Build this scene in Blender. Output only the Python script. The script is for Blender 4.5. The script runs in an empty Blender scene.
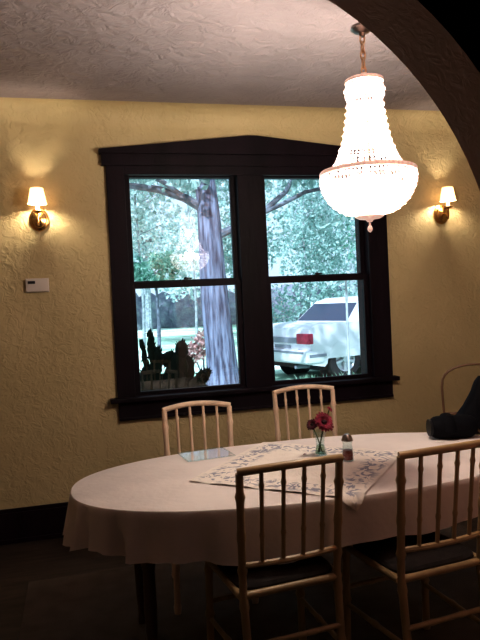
import bpy, bmesh, math, random
from mathutils import Vector, Matrix
C = bpy.context.scene.collection
PI = math.pi
random.seed(7)
R = random.Random(11)

# ------------------------------------------------------------------ helpers
def link(o, parent=None):
    C.objects.link(o)
    if parent: o.parent = parent
    return o
def tag(o, label=None, cat=None, group=None, kind=None):
    if label: o['label'] = label
    if cat: o['category'] = cat
    if group: o['group'] = group
    if kind: o['kind'] = kind
    return o
def thing(name, label, cat, loc=(0,0,0), rz=0, group=None):
    o = bpy.data.objects.new(name, None); link(o)
    o.location = loc; o.rotation_euler = (0,0,rz); o.empty_display_size = .05
    return tag(o, label, cat, group)
def obj(name, bm, mat, parent=None, smooth=True, loc=None):
    me = bpy.data.meshes.new(name)
    bmesh.ops.recalc_face_normals(bm, faces=bm.faces)
    bm.to_mesh(me); bm.free()
    if smooth:
        for p in me.polygons: p.use_smooth = True
        try: me.set_sharp_from_angle(angle=math.radians(38))
        except Exception: pass
    for m in (mat if isinstance(mat, (list, tuple)) else [mat]): me.materials.append(m)
    o = bpy.data.objects.new(name, me)
    if loc: o.location = loc
    return link(o, parent)
def struct(name, bm, mat, parent=None, smooth=False):
    o = obj(name, bm, mat, parent, smooth)
    if not parent: o['kind'] = 'structure'
    return o
NB = bmesh.new
def box(bm, x0, x1, y0, y1, z0, z1, bev=0):
    g = bmesh.ops.create_cube(bm, size=1)
    M = Matrix.Translation(((x0+x1)/2,(y0+y1)/2,(z0+z1)/2)) @ Matrix.Diagonal((abs(x1-x0),abs(y1-y0),abs(z1-z0),1))
    bmesh.ops.transform(bm, matrix=M, verts=g['verts'])
    if bev:
        es = list({e for v in g['verts'] for e in v.link_edges})
        bmesh.ops.bevel(bm, geom=es, offset=bev, segments=2, affect='EDGES', profile=.6)
    return bm
def lathe(bm, prof, c=(0,0,0), n=24, M=None):
    """prof: (radius, z) list, spun about z at c; a zero radius makes a pole."""
    rings = []
    for r, z in prof:
        if r < 1e-6: rings.append([bm.verts.new((c[0],c[1],c[2]+z))])
        else: rings.append([bm.verts.new((c[0]+r*math.cos(2*PI*k/n), c[1]+r*math.sin(2*PI*k/n), c[2]+z)) for k in range(n)])
    fs = []
    for a, b in zip(rings, rings[1:]):
        for k in range(n):
            k2 = (k+1) % n
            if len(a) == 1 and len(b) == 1: continue
            if len(a) == 1: bm.faces.new((a[0], b[k], b[k2]))
            elif len(b) == 1: bm.faces.new((a[k], a[k2], b[0]))
            else: bm.faces.new((a[k], a[k2], b[k2], b[k]))
    if M is not None:
        vs = [v for r in rings for v in r]
        bmesh.ops.transform(bm, matrix=M, verts=vs)
    return bm
def tube(bm, pts, rad, n=10, cap=True, flat=1.0):
    """tube along pts; rad number or list"""
    pts = [Vector(p) for p in pts]
    N = len(pts)
    rads = rad if isinstance(rad, (list, tuple)) else [rad]*N
    up = None; rings = []
    for i in range(N):
        t = (pts[min(i+1,N-1)] - pts[max(i-1,0)]).normalized()
        if up is None:
            up = Vector((0,0,1)) if abs(t.z) < .9 else Vector((1,0,0))
        a = (up - t*up.dot(t)).normalized(); b = t.cross(a); up = a
        rings.append([bm.verts.new(pts[i] + a*(rads[i]*math.cos(2*PI*k/n)) + b*(rads[i]*flat*math.sin(2*PI*k/n))) for k in range(n)])
    for r0, r1 in zip(rings, rings[1:]):
        for k in range(n): bm.faces.new((r0[k], r0[(k+1)%n], r1[(k+1)%n], r1[k]))
    if cap:
        bm.faces.new(rings[0][::-1]); bm.faces.new(rings[-1])
    return bm
def prism(bm, poly, y0, y1):
    """polygon of (x, z) extruded along y"""
    a = [bm.verts.new((x,y0,z)) for x,z in poly]; b = [bm.verts.new((x,y1,z)) for x,z in poly]
    n = len(poly)
    bm.faces.new(a); bm.faces.new(b[::-1])
    for k in range(n): bm.faces.new((a[k], b[k], b[(k+1)%n], a[(k+1)%n]))
    return bm
def ball(bm, c, r, sub=2, sc=(1,1,1)):
    g = bmesh.ops.create_icosphere(bm, subdivisions=sub, radius=r)
    bmesh.ops.transform(bm, matrix=Matrix.Translation(c) @ Matrix.Diagonal((*sc,1)), verts=g['verts'])
    return bm

# ------------------------------------------------------------------ materials
def nodes(name):
    m = bpy.data.materials.new(name); m.use_nodes = True
    nt = m.node_tree; nt.nodes.clear()
    out = nt.nodes.new('ShaderNodeOutputMaterial')
    return m, nt, out
def N(nt, typ, **kw):
    n = nt.nodes.new(typ)
    for k, v in kw.items(): setattr(n, k, v)
    return n
def mat(name, col, rough=.6, metal=0, spec=.4, var=0, vscale=8, bump=0, bscale=60, detail=4, stretch=None, trans=0, emit=None, estr=0, col2=None, alpha=None):
    m, nt, out = nodes(name)
    b = N(nt, 'ShaderNodeBsdfPrincipled')
    nt.links.new(b.outputs[0], out.inputs[0])
    b.inputs['Base Color'].default_value = (*col, 1)
    b.inputs['Roughness'].default_value = rough
    b.inputs['Metallic'].default_value = metal
    b.inputs['Specular IOR Level'].default_value = spec
    if trans: b.inputs['Transmission Weight'].default_value = trans
    if emit:
        b.inputs['Emission Color'].default_value = (*emit, 1); b.inputs['Emission Strength'].default_value = estr
    tc = N(nt, 'ShaderNodeTexCoord'); mp = N(nt, 'ShaderNodeMapping')
    if stretch: mp.inputs['Scale'].default_value = stretch
    nt.links.new(tc.outputs['Object'], mp.inputs[0])
    if var or col2:
        no = N(nt, 'ShaderNodeTexNoise'); no.inputs['Scale'].default_value = vscale; no.inputs['Detail'].default_value = detail
        nt.links.new(mp.outputs[0], no.inputs['Vector'])
        rp = N(nt, 'ShaderNodeValToRGB')
        c2 = col2 or tuple(min(1, c*(1+var)) for c in col)
        c1 = col if col2 else tuple(c*(1-var) for c in col)
        rp.color_ramp.elements[0].position = .35; rp.color_ramp.elements[1].position = .65
        rp.color_ramp.elements[0].color = (*c1,1); rp.color_ramp.elements[1].color = (*c2,1)
        nt.links.new(no.outputs[0], rp.inputs[0]); nt.links.new(rp.outputs[0], b.inputs['Base Color'])
    if bump:
        nb = N(nt, 'ShaderNodeTexNoise'); nb.inputs['Scale'].default_value = bscale; nb.inputs['Detail'].default_value = detail
        nt.links.new(mp.outputs[0], nb.inputs['Vector'])
        bp = N(nt, 'ShaderNodeBump'); bp.inputs['Strength'].default_value = bump; bp.inputs['Distance'].default_value = .02
        nt.links.new(nb.outputs[0], bp.inputs['Height']); nt.links.new(bp.outputs[0], b.inputs['Normal'])
    return m
def plaster(name, c1, c2, strength, dist, scale=14):
    """hand-trowelled plaster: blobs and short ridges"""
    m, nt, out = nodes(name)
    b = N(nt, 'ShaderNodeBsdfPrincipled'); nt.links.new(b.outputs[0], out.inputs[0])
    b.inputs['Roughness'].default_value = .55; b.inputs['Specular IOR Level'].default_value = .35
    tc = N(nt, 'ShaderNodeTexCoord')
    n1 = N(nt, 'ShaderNodeTexNoise'); n1.inputs['Scale'].default_value = scale; n1.inputs['Detail'].default_value = 3; n1.inputs['Distortion'].default_value = 1.6
    v1 = N(nt, 'ShaderNodeTexVoronoi', feature='SMOOTH_F1'); v1.inputs['Scale'].default_value = scale*.9
    n2 = N(nt, 'ShaderNodeTexNoise'); n2.inputs['Scale'].default_value = 2.2; n2.inputs['Detail'].default_value = 3
    wv = N(nt, 'ShaderNodeVectorMath', operation='MULTIPLY_ADD'); wv.inputs[1].default_value = (.12,.12,.12)
    nt.links.new(n1.outputs['Color'], wv.inputs[0]); nt.links.new(tc.outputs['Object'], wv.inputs[2])
    for n in (n1, n2): nt.links.new(tc.outputs['Object'], n.inputs['Vector'])
    nt.links.new(wv.outputs[0], v1.inputs['Vector'])
    ad = N(nt, 'ShaderNodeMath', operation='MULTIPLY_ADD'); ad.inputs[1].default_value = -.7
    nt.links.new(v1.outputs['Distance'], ad.inputs[0]); nt.links.new(n1.outputs[0], ad.inputs[2])
    bp = N(nt, 'ShaderNodeBump'); bp.inputs['Strength'].default_value = strength; bp.inputs['Distance'].default_value = dist
    nt.links.new(ad.outputs[0], bp.inputs['Height']); nt.links.new(bp.outputs[0], b.inputs['Normal'])
    rp = N(nt, 'ShaderNodeValToRGB'); rp.color_ramp.elements[0].position = .3; rp.color_ramp.elements[1].position = .7
    rp.color_ramp.elements[0].color = (*c1,1); rp.color_ramp.elements[1].color = (*c2,1)
    nt.links.new(n2.outputs[0], rp.inputs[0]); nt.links.new(rp.outputs[0], b.inputs['Base Color'])
    return m
def leafmat(name, cols, scale, transl=.35):
    m, nt, out = nodes(name)
    d = N(nt, 'ShaderNodeBsdfDiffuse'); t = N(nt, 'ShaderNodeBsdfTranslucent'); mx = N(nt, 'ShaderNodeMixShader'); mx.inputs[0].default_value = transl
    tc = N(nt, 'ShaderNodeTexCoord'); no = N(nt, 'ShaderNodeTexNoise'); no.inputs['Scale'].default_value = scale; no.inputs['Detail'].default_value = 6; no.inputs['Roughness'].default_value = .8
    nt.links.new(tc.outputs['Object'], no.inputs['Vector'])
    rp = N(nt, 'ShaderNodeValToRGB'); cr = rp.color_ramp
    while len(cr.elements) < len(cols): cr.elements.new(.5)
    for i, c in enumerate(cols):
        cr.elements[i].position = .33 + .34*i/(len(cols)-1); cr.elements[i].color = (*c,1)
    nt.links.new(no.outputs[0], rp.inputs[0])
    for s in (d, t): nt.links.new(rp.outputs[0], s.inputs[0])
    nt.links.new(d.outputs[0], mx.inputs[1]); nt.links.new(t.outputs[0], mx.inputs[2]); nt.links.new(mx.outputs[0], out.inputs[0])
    return m
def thin_glass(name, f0, tint=(1,1,1), rough=0):
    """a thin clear sheet: see-through, with a mirror that strengthens at grazing angles on either side"""
    m, nt, out = nodes(name)
    t = N(nt, 'ShaderNodeBsdfTransparent'); t.inputs[0].default_value = (*tint,1)
    g = N(nt, 'ShaderNodeBsdfGlossy'); g.inputs['Roughness'].default_value = rough
    lw = N(nt, 'ShaderNodeLayerWeight'); lw.inputs[0].default_value = .5
    pw = N(nt, 'ShaderNodeMath', operation='POWER'); pw.inputs[1].default_value = 5; nt.links.new(lw.outputs['Facing'], pw.inputs[0])
    ml = N(nt, 'ShaderNodeMath', operation='MULTIPLY_ADD'); ml.inputs[1].default_value = 1-f0; ml.inputs[2].default_value = f0
    nt.links.new(pw.outputs[0], ml.inputs[0])
    mx = N(nt, 'ShaderNodeMixShader')
    nt.links.new(ml.outputs[0], mx.inputs[0])
    nt.links.new(t.outputs[0], mx.inputs[1]); nt.links.new(g.outputs[0], mx.inputs[2]); nt.links.new(mx.outputs[0], out.inputs[0])
    return m
def emis(name, c1, c2, s1, s2, scale):
    """glowing cut crystal: emission that varies from bead to bead over a glossy body"""
    m, nt, out = nodes(name)
    e = N(nt, 'ShaderNodeEmission'); g = N(nt, 'ShaderNodeBsdfGlossy'); g.inputs['Roughness'].default_value = .1
    a = N(nt, 'ShaderNodeAddShader')
    tc = N(nt, 'ShaderNodeTexCoord'); no = N(nt, 'ShaderNodeTexNoise'); no.inputs['Scale'].default_value = scale; no.inputs['Detail'].default_value = 2
    nt.links.new(tc.outputs['Object'], no.inputs['Vector'])
    mr = N(nt, 'ShaderNodeMapRange'); mr.inputs[1].default_value = .35; mr.inputs[2].default_value = .6; mr.inputs[3].default_value = s1; mr.inputs[4].default_value = s2
    nt.links.new(no.outputs[0], mr.inputs[0]); nt.links.new(mr.outputs[0], e.inputs[1])
    rp = N(nt, 'ShaderNodeValToRGB'); rp.color_ramp.elements[0].position = .35; rp.color_ramp.elements[1].position = .6
    rp.color_ramp.elements[0].color = (*c1,1); rp.color_ramp.elements[1].color = (*c2,1)
    nt.links.new(no.outputs[0], rp.inputs[0]); nt.links.new(rp.outputs[0], e.inputs[0])
    g.inputs[0].default_value = (.5,.45,.45,1)
    tr = N(nt, 'ShaderNodeBsdfTransparent'); mg = N(nt, 'ShaderNodeMixShader'); mg.inputs[0].default_value = .55
    nt.links.new(g.outputs[0], mg.inputs[1]); nt.links.new(tr.outputs[0], mg.inputs[2])
    nt.links.new(e.outputs[0], a.inputs[0]); nt.links.new(mg.outputs[0], a.inputs[1]); nt.links.new(a.outputs[0], out.inputs[0])
    return m

M_wall = plaster('yellow_plaster', (.55,.45,.26), (.63,.52,.31), .36, .022, 17)
M_ceil = plaster('ceiling_plaster', (.33,.285,.30), (.40,.345,.365), .4, .03, 12)
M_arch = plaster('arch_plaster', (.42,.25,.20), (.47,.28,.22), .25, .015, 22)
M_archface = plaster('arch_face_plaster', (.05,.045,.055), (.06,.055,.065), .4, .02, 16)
M_trim = mat('dark_stained_wood', (.011,.005,.009), .5, spec=.16, var=.4, vscale=6, stretch=(1,1,.15), bump=.1, bscale=50)
M_floor = mat('dark_floorboards', (.05,.032,.025), .45, var=.4, vscale=4, stretch=(1,8,1), bump=.1)
M_rug = mat('brown_rug', (.13,.095,.075), .95, spec=.1, var=.12, vscale=9, bump=.5, bscale=250)
M_chair = mat('shaded_bamboo_lacquer', (.38,.26,.135), .38, spec=.5, var=.12, vscale=20, stretch=(1,1,.3))  # cream bamboo darkened for the near chairs: their shade is in the colour
M_chair2 = mat('pale_cream_bamboo', (.78,.60,.46), .4, spec=.5, var=.1, vscale=20, stretch=(1,1,.3))
M_seat = mat('dark_seat_cushion', (.035,.025,.022), .85, spec=.15, var=.2, vscale=30, bump=.3, bscale=400)
M_cloth = mat('cream_tablecloth', (.72,.65,.63), .8, spec=.15, var=.05, vscale=5, bump=.12, bscale=35)
M_table = mat('dark_table_wood', (.085,.055,.04), .4, var=.3, vscale=8, stretch=(1,1,.2))
M_brass = mat('polished_brass', (.75,.48,.20), .22, metal=1)
M_gold = mat('gilt_metal', (.82,.62,.44), .3, metal=1)
M_ring = mat('lit_gilt_band', (.80,.60,.50), .35, metal=.6, emit=(1,.66,.56), estr=.42, var=.3, vscale=60)  # gilt is no lamp; pink emission paints the bulbs' light onto it
M_hoop = mat('bead_gap_line', (.8,.6,.5), .35, metal=.5, emit=(1,.50,.45), estr=.12)  # made-up rings painting the dimmer gaps between bead rows, with a faint glow
M_pane = thin_glass('window_glass', .14)
M_clear = thin_glass('clear_glass', .07, (.93,.97,.97))
M_tray = None
M_white = mat('white_plastic', (.72,.66,.62), .4)
M_dark = mat('dark_display', (.03,.03,.035), .3)
M_black = mat('black_nylon', (.004,.0035,.006), .7, spec=.12, bump=.15, bscale=300)
M_blackgloss = mat('black_rubber', (.006,.006,.008), .35, spec=.4)
M_strap = mat('brown_strap', (.10,.05,.02), .7)
M_bead = emis('lit_crystal_beads', (1,.66,.62), (1,.90,.86), .34, 1.3, 45)
M_bead2 = emis('lit_crystal_bowl', (1,.70,.66), (1,.90,.86), .45, 1.5, 45)
M_shade = None
M_petal = mat('crimson_petals', (.22,.016,.042), .6, var=.4, vscale=40)
M_petal2 = mat('dark_red_petals', (.07,.006,.016), .6, var=.3, vscale=40)
M_heart = mat('dark_flower_heart', (.03,.006,.01), .8)
M_stem = mat('green_stem', (.09,.16,.05), .5, var=.2)
M_red = mat('reddish_contents', (.26,.04,.025), .4)
M_metal = mat('dull_metal_lid', (.45,.40,.38), .35, metal=1)
M_candle = mat('candle_sleeve', (.85,.78,.62), .5, emit=(1,.8,.55), estr=1.6)
M_sbulb = mat('lit_sconce_bulb', (1,.9,.8), .5, emit=(1,.88,.70), estr=650)
M_bulb = mat('lit_bulb', (1,.9,.8), .5, emit=(1,.80,.55), estr=14)

def shade_mat():
    m, nt, out = nodes('lit_fabric_shade')
    t = N(nt, 'ShaderNodeBsdfTranslucent'); t.inputs[0].default_value = (.9,.75,.55,1)
    d = N(nt, 'ShaderNodeBsdfDiffuse'); d.inputs[0].default_value = (.85,.7,.5,1)
    e = N(nt, 'ShaderNodeEmission'); e.inputs[0].default_value = (1,.80,.52,1); e.inputs[1].default_value = .9
    mx = N(nt, 'ShaderNodeMixShader'); mx.inputs[0].default_value = .5; a = N(nt, 'ShaderNodeAddShader')
    nt.links.new(d.outputs[0], mx.inputs[1]); nt.links.new(t.outputs[0], mx.inputs[2])
    nt.links.new(mx.outputs[0], a.inputs[0]); nt.links.new(e.outputs[0], a.inputs[1]); nt.links.new(a.outputs[0], out.inputs[0])
    return m
M_shade = shade_mat()
M_tray = thin_glass('clear_glass_tray', .10, (.95,.98,1), .03)
def lace_mat():
    """white lace square with a blue-grey embroidered border, drawn in the cloth's own uv"""
    m, nt, out = nodes('embroidered_lace')
    b = N(nt, 'ShaderNodeBsdfPrincipled'); b.inputs['Roughness'].default_value = .85; b.inputs['Specular IOR Level'].default_value = .1
    nt.links.new(b.outputs[0], out.inputs[0])
    uv = N(nt, 'ShaderNodeUVMap')
    sx = N(nt, 'ShaderNodeSeparateXYZ'); nt.links.new(uv.outputs[0], sx.inputs[0])
    def edge(i):
        s = N(nt, 'ShaderNodeMath', operation='SUBTRACT'); s.inputs[1].default_value = .5; nt.links.new(sx.outputs[i], s.inputs[0])
        a = N(nt, 'ShaderNodeMath', operation='ABSOLUTE'); nt.links.new(s.outputs[0], a.inputs[0]); return a
    mx = N(nt, 'ShaderNodeMath', operation='MAXIMUM'); nt.links.new(edge(0).outputs[0], mx.inputs[0]); nt.links.new(edge(1).outputs[0], mx.inputs[1])
    band = N(nt, 'ShaderNodeMapRange'); band.inputs[1].default_value = .30; band.inputs[2].default_value = .36; nt.links.new(mx.outputs[0], band.inputs[0])
    band2 = N(nt, 'ShaderNodeMapRange'); band2.inputs[1].default_value = .49; band2.inputs[2].default_value = .44; nt.links.new(mx.outputs[0], band2.inputs[0])
    bm_ = N(nt, 'ShaderNodeMath', operation='MULTIPLY'); nt.links.new(band.outputs[0], bm_.inputs[0]); nt.links.new(band2.outputs[0], bm_.inputs[1])
    no = N(nt, 'ShaderNodeTexNoise'); no.inputs['Scale'].default_value = 11; no.inputs['Detail'].default_value = 4; no.inputs['Distortion'].default_value = 2.5
    nt.links.new(uv.outputs[0], no.inputs['Vector'])
    th = N(nt, 'ShaderNodeMapRange'); th.inputs[1].default_value = .50; th.inputs[2].default_value = .56; nt.links.new(no.outputs[0], th.inputs[0])
    f = N(nt, 'ShaderNodeMath', operation='MULTIPLY'); nt.links.new(bm_.outputs[0], f.inputs[0]); nt.links.new(th.outputs[0], f.inputs[1])
    f2 = N(nt, 'ShaderNodeMath', operation='MULTIPLY'); f2.inputs[1].default_value = .8; nt.links.new(f.outputs[0], f2.inputs[0])
    mc = N(nt, 'ShaderNodeMix', data_type='RGBA'); mc.inputs[6].default_value = (.78,.71,.66,1); mc.inputs[7].default_value = (.20,.21,.30,1)
    nt.links.new(f2.outputs[0], mc.inputs[0]); nt.links.new(mc.outputs[2], b.inputs['Base Color'])
    bp = N(nt, 'ShaderNodeBump'); bp.inputs['Strength'].default_value = .5; bp.inputs['Distance'].default_value = .01
    nt.links.new(no.outputs[0], bp.inputs['Height']); nt.links.new(bp.outputs[0], b.inputs['Normal'])
    return m
M_lace = lace_mat()

# outdoors
M_leafA = leafmat('teal_leaves', [(.10,.22,.22),(.32,.50,.47),(.85,.93,.97)], 3.5)
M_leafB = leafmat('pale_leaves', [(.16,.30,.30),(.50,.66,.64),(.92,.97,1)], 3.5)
M_leafD = leafmat('deep_leaves', [(.05,.15,.13),(.18,.38,.30),(.62,.80,.76)], 3.5)
M_hedge = leafmat('shaded_hedge', [(.17,.18,.24),(.24,.26,.32),(.34,.42,.42)], 2.5, .0)  # hedge's shade is put into its purple grey leaf colour
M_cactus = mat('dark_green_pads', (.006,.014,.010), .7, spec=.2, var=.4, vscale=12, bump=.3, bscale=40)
M_fartrunk = mat('pale_far_bark', (.30,.36,.38), .9, spec=.1, var=.3, vscale=10)  # paler bark so the far trunks stand out less
M_bark = mat('grey_ridged_bark', (.075,.085,.13), .9, spec=.1, col2=(.27,.32,.44), vscale=26, stretch=(1,1,.12), bump=.9, bscale=34)
M_branch = mat('dark_branch_bark', (.15,.18,.22), .9, spec=.1, var=.4, vscale=10)
M_pinkleaf = leafmat('pinkish_leaves', [(.18,.10,.10),(.45,.30,.30),(.80,.66,.62)], 6, .3)
M_grass = leafmat('pale_grass_blades', [(.10,.22,.14),(.34,.52,.40),(.70,.85,.75)], 8, .4)
M_carpaint = mat('white_car_paint', (.66,.68,.72), .25, spec=.5)
M_carglass = mat('dark_car_glass', (.035,.05,.09), .08, spec=.6)
M_tail = mat('red_tail_lens', (.25,.015,.05), .2, emit=(.8,.1,.15), estr=.08, var=.3, vscale=12)
M_cargrey = mat('grey_car_trim', (.22,.25,.30), .4)
M_tyre = mat('black_tyre', (.03,.03,.035), .8)
M_alloy = mat('alloy_wheel', (.50,.54,.58), .35, metal=.4)
M_under = mat('dark_underbody', (.02,.02,.025), .8)
M_post = mat('weathered_post', (.42,.46,.50), .7, var=.2)

def ground_mat():
    m, nt, out = nodes('sunlit_lawn')
    b = N(nt, 'ShaderNodeBsdfDiffuse'); nt.links.new(b.outputs[0], out.inputs[0])
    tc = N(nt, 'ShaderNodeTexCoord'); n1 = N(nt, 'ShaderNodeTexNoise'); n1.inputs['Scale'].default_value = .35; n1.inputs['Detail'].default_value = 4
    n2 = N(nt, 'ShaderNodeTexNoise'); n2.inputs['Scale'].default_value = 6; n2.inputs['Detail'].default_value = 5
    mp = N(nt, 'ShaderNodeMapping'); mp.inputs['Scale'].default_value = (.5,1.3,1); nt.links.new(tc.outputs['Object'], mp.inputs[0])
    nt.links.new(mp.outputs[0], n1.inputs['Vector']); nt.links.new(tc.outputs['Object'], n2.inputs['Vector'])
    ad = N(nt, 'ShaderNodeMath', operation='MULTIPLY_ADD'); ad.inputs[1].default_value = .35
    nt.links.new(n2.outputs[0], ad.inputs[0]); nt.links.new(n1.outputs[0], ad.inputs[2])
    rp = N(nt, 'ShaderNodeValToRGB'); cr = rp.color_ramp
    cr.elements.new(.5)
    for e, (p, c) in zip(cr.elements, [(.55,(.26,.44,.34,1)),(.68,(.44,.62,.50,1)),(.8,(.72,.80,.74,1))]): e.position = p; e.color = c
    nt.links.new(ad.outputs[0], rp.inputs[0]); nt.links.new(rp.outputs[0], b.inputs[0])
    return m
M_ground = ground_mat()

# ------------------------------------------------------------------ the setting
D = 4.4                     # inner face of the window wall
CEIL = 2.85
def hole_wall(bm, x0, x1, z0, z1, y0, y1, holes):
    """slab with rectangular holes cut out, built as a grid of boxes' faces"""
    xs = sorted({x0, x1, *[h[0] for h in holes], *[h[1] for h in holes]})
    zs = sorted({z0, z1, *[h[2] for h in holes], *[h[3] for h in holes]})
    for i in range(len(xs)-1):
        for j in range(len(zs)-1):
            cx, cz = (xs[i]+xs[i+1])/2, (zs[j]+zs[j+1])/2
            if any(h[0] < cx < h[1] and h[2] < cz < h[3] for h in holes): continue
            box(bm, xs[i], xs[i+1], y0, y1, zs[j], zs[j+1])
    return bm
WH = (.32, 2.15, .86, 2.44)
struct('wall_back', hole_wall(NB(), -2.4, 4.6, -.1, CEIL+.1, D, D+.2, [WH]), M_wall)
struct('wall_left', box(NB(), -2.4, -2.2, -1.8, D, -.1, CEIL+.1), M_wall)
struct('wall_right', box(NB(), 4.4, 4.6, -1.8, D, -.1, CEIL+.1), M_wall)
struct('wall_rear', box(NB(), -2.4, 4.6, -2.0, -1.8, -.1, CEIL+.1), M_archface)
struct('floor', box(NB(), -2.4, 4.6, -1.8, D, -.1, 0), M_floor)
struct('ceiling', box(NB(), -2.2, 4.4, -1.8, D, CEIL, CEIL+.1), M_ceil)
# coved joint between wall and ceiling
bm = NB(); r = .13; seg = 8
poly = [(D, CEIL)] + [(D-r+r*math.cos(a), CEIL-r+r*math.sin(a)) for a in [k*PI/2/seg for k in range(seg+1)]]
va = [bm.verts.new((-2.2, y, z)) for y, z in poly]; vb = [bm.verts.new((4.4, y, z)) for y, z in poly]
for k in range(len(poly)):
    k2 = (k+1) % len(poly); bm.faces.new((va[k], vb[k], vb[k2], va[k2]))
bm.faces.new(va); bm.faces.new(vb[::-1])
struct('trim_1', bm, M_wall, smooth=True)
# arch wall between the two rooms
AY0, AY1 = 1.3, 1.5
acx, acz, ar = .227, 1.465, .88
NA = 48
arc = [(acx + ar*math.cos(PI*k/NA), acz + ar*math.sin(PI*k/NA)) for k in range(NA+1)]
def arch_slab(bm, y0, y1):
    """wall above and beside the arch opening, plus its soffit"""
    for y in (y0, y1):
        top = [bm.verts.new((x, y, CEIL)) for x, z in arc]; lo = [bm.verts.new((x, y, z)) for x, z in arc]
        for k in range(NA): bm.faces.new((top[k], top[k+1], lo[k+1], lo[k]))
        for xe, xi in ((4.4, arc[0][0]), (-2.2, arc[-1][0])):
            q = [bm.verts.new(p) for p in ((xi,y,0),(xe,y,0),(xe,y,CEIL),(xi,y,CEIL),(xi,y,acz))]; bm.faces.new(q)
    return bm
bm = arch_slab(NB(), AY0, AY1)
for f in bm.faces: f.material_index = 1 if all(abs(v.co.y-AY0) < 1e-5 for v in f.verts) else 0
pa = [(arc[0][0],0)] + arc + [(arc[-1][0],0)]
a = [bm.verts.new((x,AY0,z)) for x,z in pa]; b = [bm.verts.new((x,AY1,z)) for x,z in pa]
for k in range(len(pa)-1): bm.faces.new((a[k],b[k],b[k+1],a[k+1]))
bmesh.ops.remove_doubles(bm, verts=bm.verts, dist=1e-4)
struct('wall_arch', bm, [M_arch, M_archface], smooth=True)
# baseboards
def base_prof(bm, x0, x1):
    return box(box(bm, x0, x1, D-.022, D, 0, .20, .004), x0, x1, D-.03, D, .0, .03, .004)
bm = base_prof(NB(), -2.2, 4.4); box(bm, -2.2, 4.4, D-.014, D, .198, .225, .004)
struct('baseboard_back', bm, M_trim)

# window: two double-hung sashes under one peaked header
CX = 1.252
trim = bpy.data.objects.new('trim_2', None); link(trim); trim['kind'] = 'structure'
def sp(name, bm, m=M_trim): return obj(name, bm, m, trim, smooth=False)
for x0, x1 in ((.232,.352), (2.118,2.272)):
    sp('side_casing', box(NB(), x0, x1, D-.028, D+.0, .87, 2.46, .004))
sp('mullion_casing', box(NB(), 1.134, 1.322, D-.028, D, .87, 2.391, .003))
bm = NB(); prism(bm, [(.206,2.452),(2.298,2.452),(2.298,2.545),(CX+.03,2.648),(CX-.03,2.648),(.206,2.545)], D-.040, D)
prism(bm, [(.192,2.53),(2.312,2.53),(2.312,2.556),(CX+.03,2.660),(CX-.03,2.660),(.192,2.556)], D-.062, D)
sp('peaked_header', bm)
sp('head_casing', box(NB(), .352, 2.118, D-.028, D, 2.392, 2.455, .003))
bm = box(NB(), .182, 2.305, D-.075, D+.05, .862, .892, .006); sp('stool', bm)
bm = box(NB(), .236, 2.268, D-.026, D, .74, .864, .004); box(bm, .236, 2.268, D-.034, D, .735, .755, .004); sp('apron', bm)
# jamb lining in the wall opening
bm = NB()
box(bm, .316, .356, D, D+.2, .86, 2.44); box(bm, 2.118, 2.155, D, D+.2, .86, 2.44); box(bm, 1.134, 1.322, D, D+.2, .86, 2.44)
box(bm, .32, 2.15, D, D+.2, 2.405, 2.445); box(bm, .32, 2.15, D+.05, D+.24, .855, .885)
sp('jamb_lining', bm)
def make_window(name, x0, x1, tilt):
    """x0..x1 is the clear glass; the lower sash slides in front of the upper one"""
    w = bpy.data.objects.new(name, None); link(w); w['kind'] = 'structure'
    for kind, z0, z1, y in (('upper_sash', 1.676, 2.388, D+.052), ('lower_sash', .918, 1.624, D+.010)):
        s = NB(); st = .036; ht = .042
        lo = .048 if kind == 'lower_sash' else ht; hi = ht
        box(s, x0-st, x0, y, y+.035, z0-lo+.004, z1+hi, .003); box(s, x1, x1+st, y, y+.035, z0-lo+.004, z1+hi, .003)
        box(s, x0-.001, x1+.001, y, y+.035, z0-lo+.004, z0, .003); box(s, x0-.001, x1+.001, y, y+.035, z1, z1+hi, .003)
        so = obj(kind, s, M_trim, w, smooth=False)
        g = NB(); yy = y+.018; dy = tilt*(x1-x0)/2 if kind == 'upper_sash' else 0
        g.faces.new([g.verts.new(p) for p in ((x0-.004,yy-dy,z0-.004),(x1+.004,yy+dy,z0-.004),(x1+.004,yy+dy,z1+.004),(x0-.004,yy-dy,z1+.004))])
        obj('pane', g, M_pane, so, smooth=False)
        if kind == 'lower_sash':
            cx = (x0+x1)/2
            L = box(NB(), cx-.03, cx+.03, y-.002, y+.04, z1+hi, z1+hi+.010, .002)
            lathe(L, [(0,0),(.014,0),(.014,.012),(.008,.018),(0,.019)], (cx, y+.02, z1+hi+.008), 12)
            box(L, cx-.004, cx+.042, y+.012, y+.024, z1+hi+.012, z1+hi+.022, .002)
            obj('sash_lock', L, M_blackgloss, so)
    return w
make_window('window_1', .391, 1.099, .02)
make_window('window_2', 1.358, 2.082, 0)

# ------------------------------------------------------------------ chandelier
CHX, CHY = 1.215, 2.49
ch = thing('chandelier', 'lit crystal basket chandelier hanging above the dining table', 'chandelier', (CHX, CHY, 0))
obj('ceiling_canopy', lathe(NB(), [(0,2.85),(.065,2.85),(.065,2.838),(.05,2.82),(.015,2.80),(0,2.80)], n=28), M_gold, ch)
obj('upper_rod', tube(NB(), [(0,0,2.81),(0,0,2.60)], .009, 10), M_gold, ch)
obj('stem_cup', lathe(NB(), [(0,2.65),(.012,2.648),(.016,2.635),(.045,2.628),(.048,2.618),(.034,2.606),(.014,2.60),(.010,2.585),(0,2.585)], n=24), M_metal, ch)
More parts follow.
